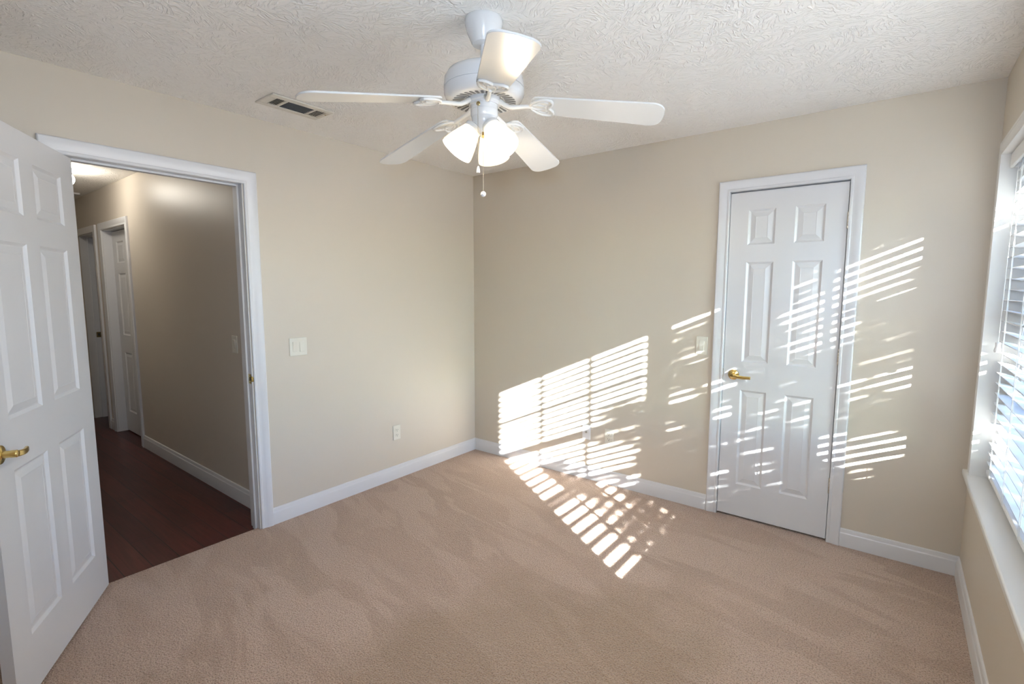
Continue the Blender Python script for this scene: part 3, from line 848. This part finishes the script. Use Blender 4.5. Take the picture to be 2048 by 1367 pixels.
chain(p.x, p.y, z(2.022), z(1.826), 'ball')

# ------------------------------------------------------------------ hall beyond the doorway
tag(MB().box((-5.35,-2.95,-0.06),(-0.03,-0.4,-0.012)).build('floor.001', WOOD), 'dark cherry plank floor of the hall', 'wood floor', kind='structure')
tag(MB().box((-5.35,-2.95,H),(-0.0,-0.4,H+0.06)).build('ceiling.001', CEIL), 'textured hall ceiling seen through the doorway', 'ceiling', kind='structure')
LX0, LX1, LZ = -3.312, -2.562, 2.040
BX0, BX1, BZ = -4.205, -3.575, 2.040
wall('wall_hall', 'beige hall side wall running away from the doorway', (0,HY,0), (1,0,0), (0,-1,0), (-5.35,HALLX), (-0.012,H), [(LX0,LX1,-0.02,LZ),(BX0,BX1,-0.02,BZ)], 0.12, HALLWALL)
wall('wall_hall.001', 'beige hall wall opposite, hidden by the open door', (0,-2.90,0), (1,0,0), (0,1,0), (-5.35,HALLX), (-0.012,H), [], 0.05, HALLWALL)
wall('wall_hall.002', 'dim beige wall closing the far end of the hall', (-4.240,0,0), (0,1,0), (1,0,0), (-2.90,HY), (-0.012,H), [], 0.08, HALLWALL)
casing('trim_5', 'white casing round the first hall door', MH, LX0-0.002, LX1+0.002, LZ+0.002, w=0.068, legs_to=-0.012)
# far doorway casing: head and right leg only, the end wall meets its left side
mb = MB().box((BX1+0.002,-0.012,0),(BX1+0.070,BZ+0.070,0.019)).box((-4.236,BZ+0.002,0),(BX1+0.002,BZ+0.070,0.019))
tag(mb.build('trim_6', TRIM, M=MH, bevel=0.003), 'white casing round the far open hall doorway', 'door casing', kind='structure')
baseboard('baseboard_hall', 'white baseboard along the hall wall', MH, LX1+0.0705, HALLX-0.001, z0=-0.012)
baseboard('baseboard_hall.001', 'tiny white baseboard between the two hall doorways', MH, BX1+0.0705, LX0-0.0705, z0=-0.012)
def lining(name, label, u0, u1, ztop, depth, stop):
    mb = MB().box((u0-0.001,-0.012,-depth),(u0+0.004,ztop,-0.0005)).box((u1-0.004,-0.012,-depth),(u1+0.001,ztop,-0.0005)).box((u0,ztop-0.004,-depth),(u1,ztop+0.001,-0.0005))
    mb.box((u0+0.004,-0.012,-stop[1]),(u0+0.014,ztop-0.004,-stop[0])).box((u0+0.014,ztop-0.014,-stop[1]),(u1-0.004,ztop-0.004,-stop[0]))
    return tag(mb.build(name, TRIM, M=MH, bevel=0.001, seg=1), label, 'door jamb', kind='structure')
lining('trim_7', 'deep white jamb of the first hall door', LX0, LX1, LZ, 0.150, (0.112, 0.150))
lining('trim_8', 'white jamb of the far hall doorway with a brass strike', BX0, BX1, BZ, 0.117, (0.068, 0.117))
M = Matrix.Translation((LX0+0.008, HY+0.0925, 0.0))
d3 = thing('door_3', 'white six panel door closed in the hall side wall', 'door', M, kind='structure')
slab('door_slab', door_mesh(LX1-LX0-0.016, 2.030, 0.115, 0.222, 0.085), d3)
MB().lathe([(0,0),(0.009,0),(0.009,0.003),(0.005,0.005),(0.005,0.012),(0.008,0.016),(0.008,0.020),(0,0.023)], 16, Matrix.Translation((LX1-LX0-0.075,-0.0175,0.90)) @ Matrix.Rotation(PI/2, 4, 'X')).build('door_knob', DARK, d3)
sp = thing('strike_plate', 'dark brass strike plate on the far hall doorway jamb', 'strike plate', frame((BX0+0.0145,-1.742,0.945),(0,1,0),(1,0,0)))
MB().box((-0.022,-0.030,0),(0.018,0.030,0.002)).build('plate', BRASSD, sp, bevel=0.0006, seg=1)
MB().box((-0.008,-0.012,0.0015),(0.008,0.012,0.0026)).build('hole_shade', DARK, sp)  # dark block laid on the plate as the hole's shade
# room behind the far doorway and closets, closed boxes so no daylight leaks in
def shell(name, label, a, b, material, skip=()):
    mb = MB()
    x0, y0, z0 = a; x1, y1, z1 = b
    t = 0.03
    if 'x0' not in skip: mb.box((x0-t,y0,z0),(x0,y1,z1))
    if 'x1' not in skip: mb.box((x1,y0,z0),(x1+t,y1,z1))
    if 'y1' not in skip: mb.box((x0-t,y1,z0),(x1+t,y1+t,z1))
    return tag(mb.build(name, material), label, 'wall', kind='structure')
shell('wall_bath', 'dark walls of the room beyond the far hall doorway', (-5.32,HY+0.12,-0.012), (-3.50,-0.6,H), HALLWALL)
shell('wall_linen', 'walls of the closet behind the first hall door', (-3.42,HY+0.225,-0.012), (-2.48,-1.0,H), HALLWALL)
shell('wall_closet', 'walls of the closet behind the closet door', (1.9,0.115,-0.012), (3.0,0.7,H), WALL)
tag(MB().box((1.87,0.0,-0.05),(3.03,0.73,-0.002)).build('floor.002', CARPET), 'carpet inside the closet', 'carpet', kind='structure')
tag(MB().box((1.87,0.115,H),(3.03,0.73,H+0.06)).build('ceiling.002', CEIL), 'ceiling inside the closet', 'ceiling', kind='structure')
tag(MB().box((-5.35,-2.95,-0.2),(W+0.16,0.75,-0.065)).build('foundation', SIDING), 'concrete slab under the house', 'slab', kind='structure')
cv = MB()  # dark blue panel added to give the dim look of the room inside
n = 40
pts = [(-5.10+0.018*math.sin(i*1.9), -1.70+1.05*i/n) for i in range(n+1)]
vs = [(x, y, zz) for zz in (0.82, 2.0) for x, y in pts]+[(x-0.004, y, zz) for zz in (0.82, 2.0) for x, y in pts]
k = n+1
fs = [(i, i+1, k+i+1, k+i) for i in range(n)]+[(2*k+i+1, 2*k+i, 3*k+i, 3*k+i+1) for i in range(n)]
tag(cv.add(vs, fs).build('dark_panel', NAVY), 'dark blue panel added for the dark interior of the far hall doorway', 'dark_panel')
cb = thing('cabinet', 'low grey white cabinet below the dark panel through the far doorway', 'cabinet', Matrix.Translation((-5.19,-1.15,-0.012)))
MB().box((-0.11,-0.55,0),(0.13,0.5,0.76)).build('body', TUBM, cb, bevel=0.004)
for y in (-0.28, 0.23): MB().box((0.13,y-0.24,0.09),(0.146,y+0.24,0.70)).build('cabinet_door', TUBM, cb, bevel=0.004)
# attic hatch in the hall ceiling
ah = thing('attic_hatch', 'white framed attic hatch at the far end of the hall ceiling', 'hatch', Matrix.Translation((-3.98,-2.30,H)))
mb = MB().box((0.22,-0.40,-0.018),(0.27,0.40,0)).box((-0.25,-0.40,-0.018),(-0.20,0.40,0)).box((-0.20,-0.40,-0.018),(0.22,-0.35,0)).box((-0.20,0.35,-0.018),(0.22,0.40,0))
mb.build('hatch_frame', TRIM, ah, bevel=0.003)
MB().box((-0.20,-0.35,-0.006),(0.22,0.35,0)).build('hatch_panel', VENTM, ah)
# hall lamp
hl = thing('hall_ceiling_lamp', 'small glowing globe lamp on the hall ceiling, half hidden by the open door', 'ceiling lamp', Matrix.Translation((-2.42,-2.285,H)))
MB().lathe([(0,0),(0.075,0),(0.075,-0.012),(0.06,-0.022),(0.045,-0.03),(0,-0.03)], 32).build('base', BRASSD, hl)
MB().lathe([(0.088*math.sin(PI*i/14), -0.088+0.065*math.cos(PI*i/14)) for i in range(15)], 32).build('globe', GLOBE, hl)
# ------------------------------------------------------------------ outside: ground made pale for bounced light, and the shrubs that break up the sunlight
tag(MB().box((W+0.18,-30,-0.5),(40,14,-0.35)).build('ground', PALEGROUND), 'unseen yard outside the window, made pale to bounce sun onto the ceiling', 'yard', kind='structure')
def hash_noise(seed):
    rg = random.Random(seed)
    g = [[rg.random() for _ in range(40)] for _ in range(40)]
    def f(a, b):
        i, j = int(math.floor(a)), int(math.floor(b)); s, t = a-i, b-j
        s = s*s*(3-2*s); t = t*t*(3-2*t)
        q = lambda m, n2: g[m % 40][n2 % 40]
        return (q(i,j)*(1-s)+q(i+1,j)*s)*(1-t)+(q(i,j+1)*(1-s)+q(i+1,j+1)*s)*t
    return f
nz = hash_noise(11)
GAPS = [(-.53,1.72,.11,.10,.25), (-.52,1.54,.09,.06,.45), (-.60,.90,.16,.10,.3), (-.85,1.52,.07,.14,.5), (-.36,1.83,.13,.09,.08), (-.30,1.67,.07,.03,.2), (-.31,1.39,.08,.04,.45),
        (-.31,1.20,.06,.05,.5), (-.34,.82,.13,.08,.05), (-1.02,1.95,.09,.05,.25), (-1.03,1.42,.06,.06,.3), (-.85,1.25,.05,.05,.55), (-.72,1.02,.07,.03,.5), (-.42,1.22,.04,.03,.5)]
def density(y, zz):
    """how leafy the shrubs are along the sun's line through window point (y, z)"""
    if y < -1.15:
        if y < -1.84+0.04*math.sin(zz*9): return 0.0 if zz > 0.5 else 0.5
        if zz > 1.52 or y < -1.80: return 0.0
        if zz > 1.36: return 0.75 if y > -1.42 and zz < 1.52 else 0.02
        return 0.62
    for gy, gz, ry, rz, leafy in GAPS:
        if ((y-gy)/ry)**2+((zz-gz)/rz)**2 < 1: return leafy
    return 1.0
def shrub(label, ylo, yhi, dist0, dist1, count, trunk_y, seed, group):
    rg = random.Random(seed)
    s = thing('leafy_shrub', label, 'shrub', Matrix.Translation((3.48+0.5*(dist0+dist1), trunk_y, -0.35)), group)
    O = Vector(s.matrix_world.translation)
    mb = MB()
    made = 0; tries = 0
    while made < count and tries < count*40:
        tries += 1
        y = rg.uniform(ylo, yhi); zz = rg.uniform(-0.3, 2.35)
        t = rg.uniform(dist0, dist1)
        d = density(y, zz)
        if d < 0.01: continue
        k = nz(y*7+50, zz*7+50)
        if k > d*0.95+0.03: continue
        p = Vector((3.48, y, zz))-Vector((-1, 0.64, -0.44))*t
        if p.z < -0.3: continue
        L = rg.uniform(0.035, 0.055); wd = L*0.42
        R = Matrix.Rotation(rg.uniform(0, 2*PI), 4, 'Z') @ Matrix.Rotation(rg.uniform(-1.2, 1.2), 4, 'X') @ Matrix.Rotation(rg.uniform(-0.9, 0.9), 4, 'Y')
        M = Matrix.Translation(p-O) @ R
        mb.add([(-L,0,0),(-L*0.4,wd*0.8,0.004),(L*0.3,wd,0.004),(L,0,-0.004),(L*0.3,-wd,0.004),(-L*0.4,-wd*0.8,0.004)], [(0,1,2,3),(0,3,4,5)], M)
        made += 1
    mb.build('leaves', LEAF, s)
    tr = MB()
    for q in range(7):
        a = rg.uniform(-0.5, 0.5)
        base = Vector((rg.uniform(-0.1,0.1), rg.uniform(-0.1,0.1), 0))
        top = Vector((rg.uniform(-0.4,0.4), rg.uniform(-0.5,0.5), rg.uniform(1.4, 2.2)))
        tr.tube([base, base.lerp(top, 0.4)+Vector((0.05,0.04,0)), top], [0.028,0.018,0.006], 8)
    tr.build('stems', BARK, s)
    return s
shrub('tall leafy shrub outside, nearer the camera end of the window', -1.82, -1.12, 2.4, 3.2, 1700, -3.3, 5, 'shrubs outside the window')
shrub('tall leafy shrub outside, at the corner end of the window', -1.12, 0.05, 3.6, 4.8, 11000, -3.2, 9, 'shrubs outside the window')
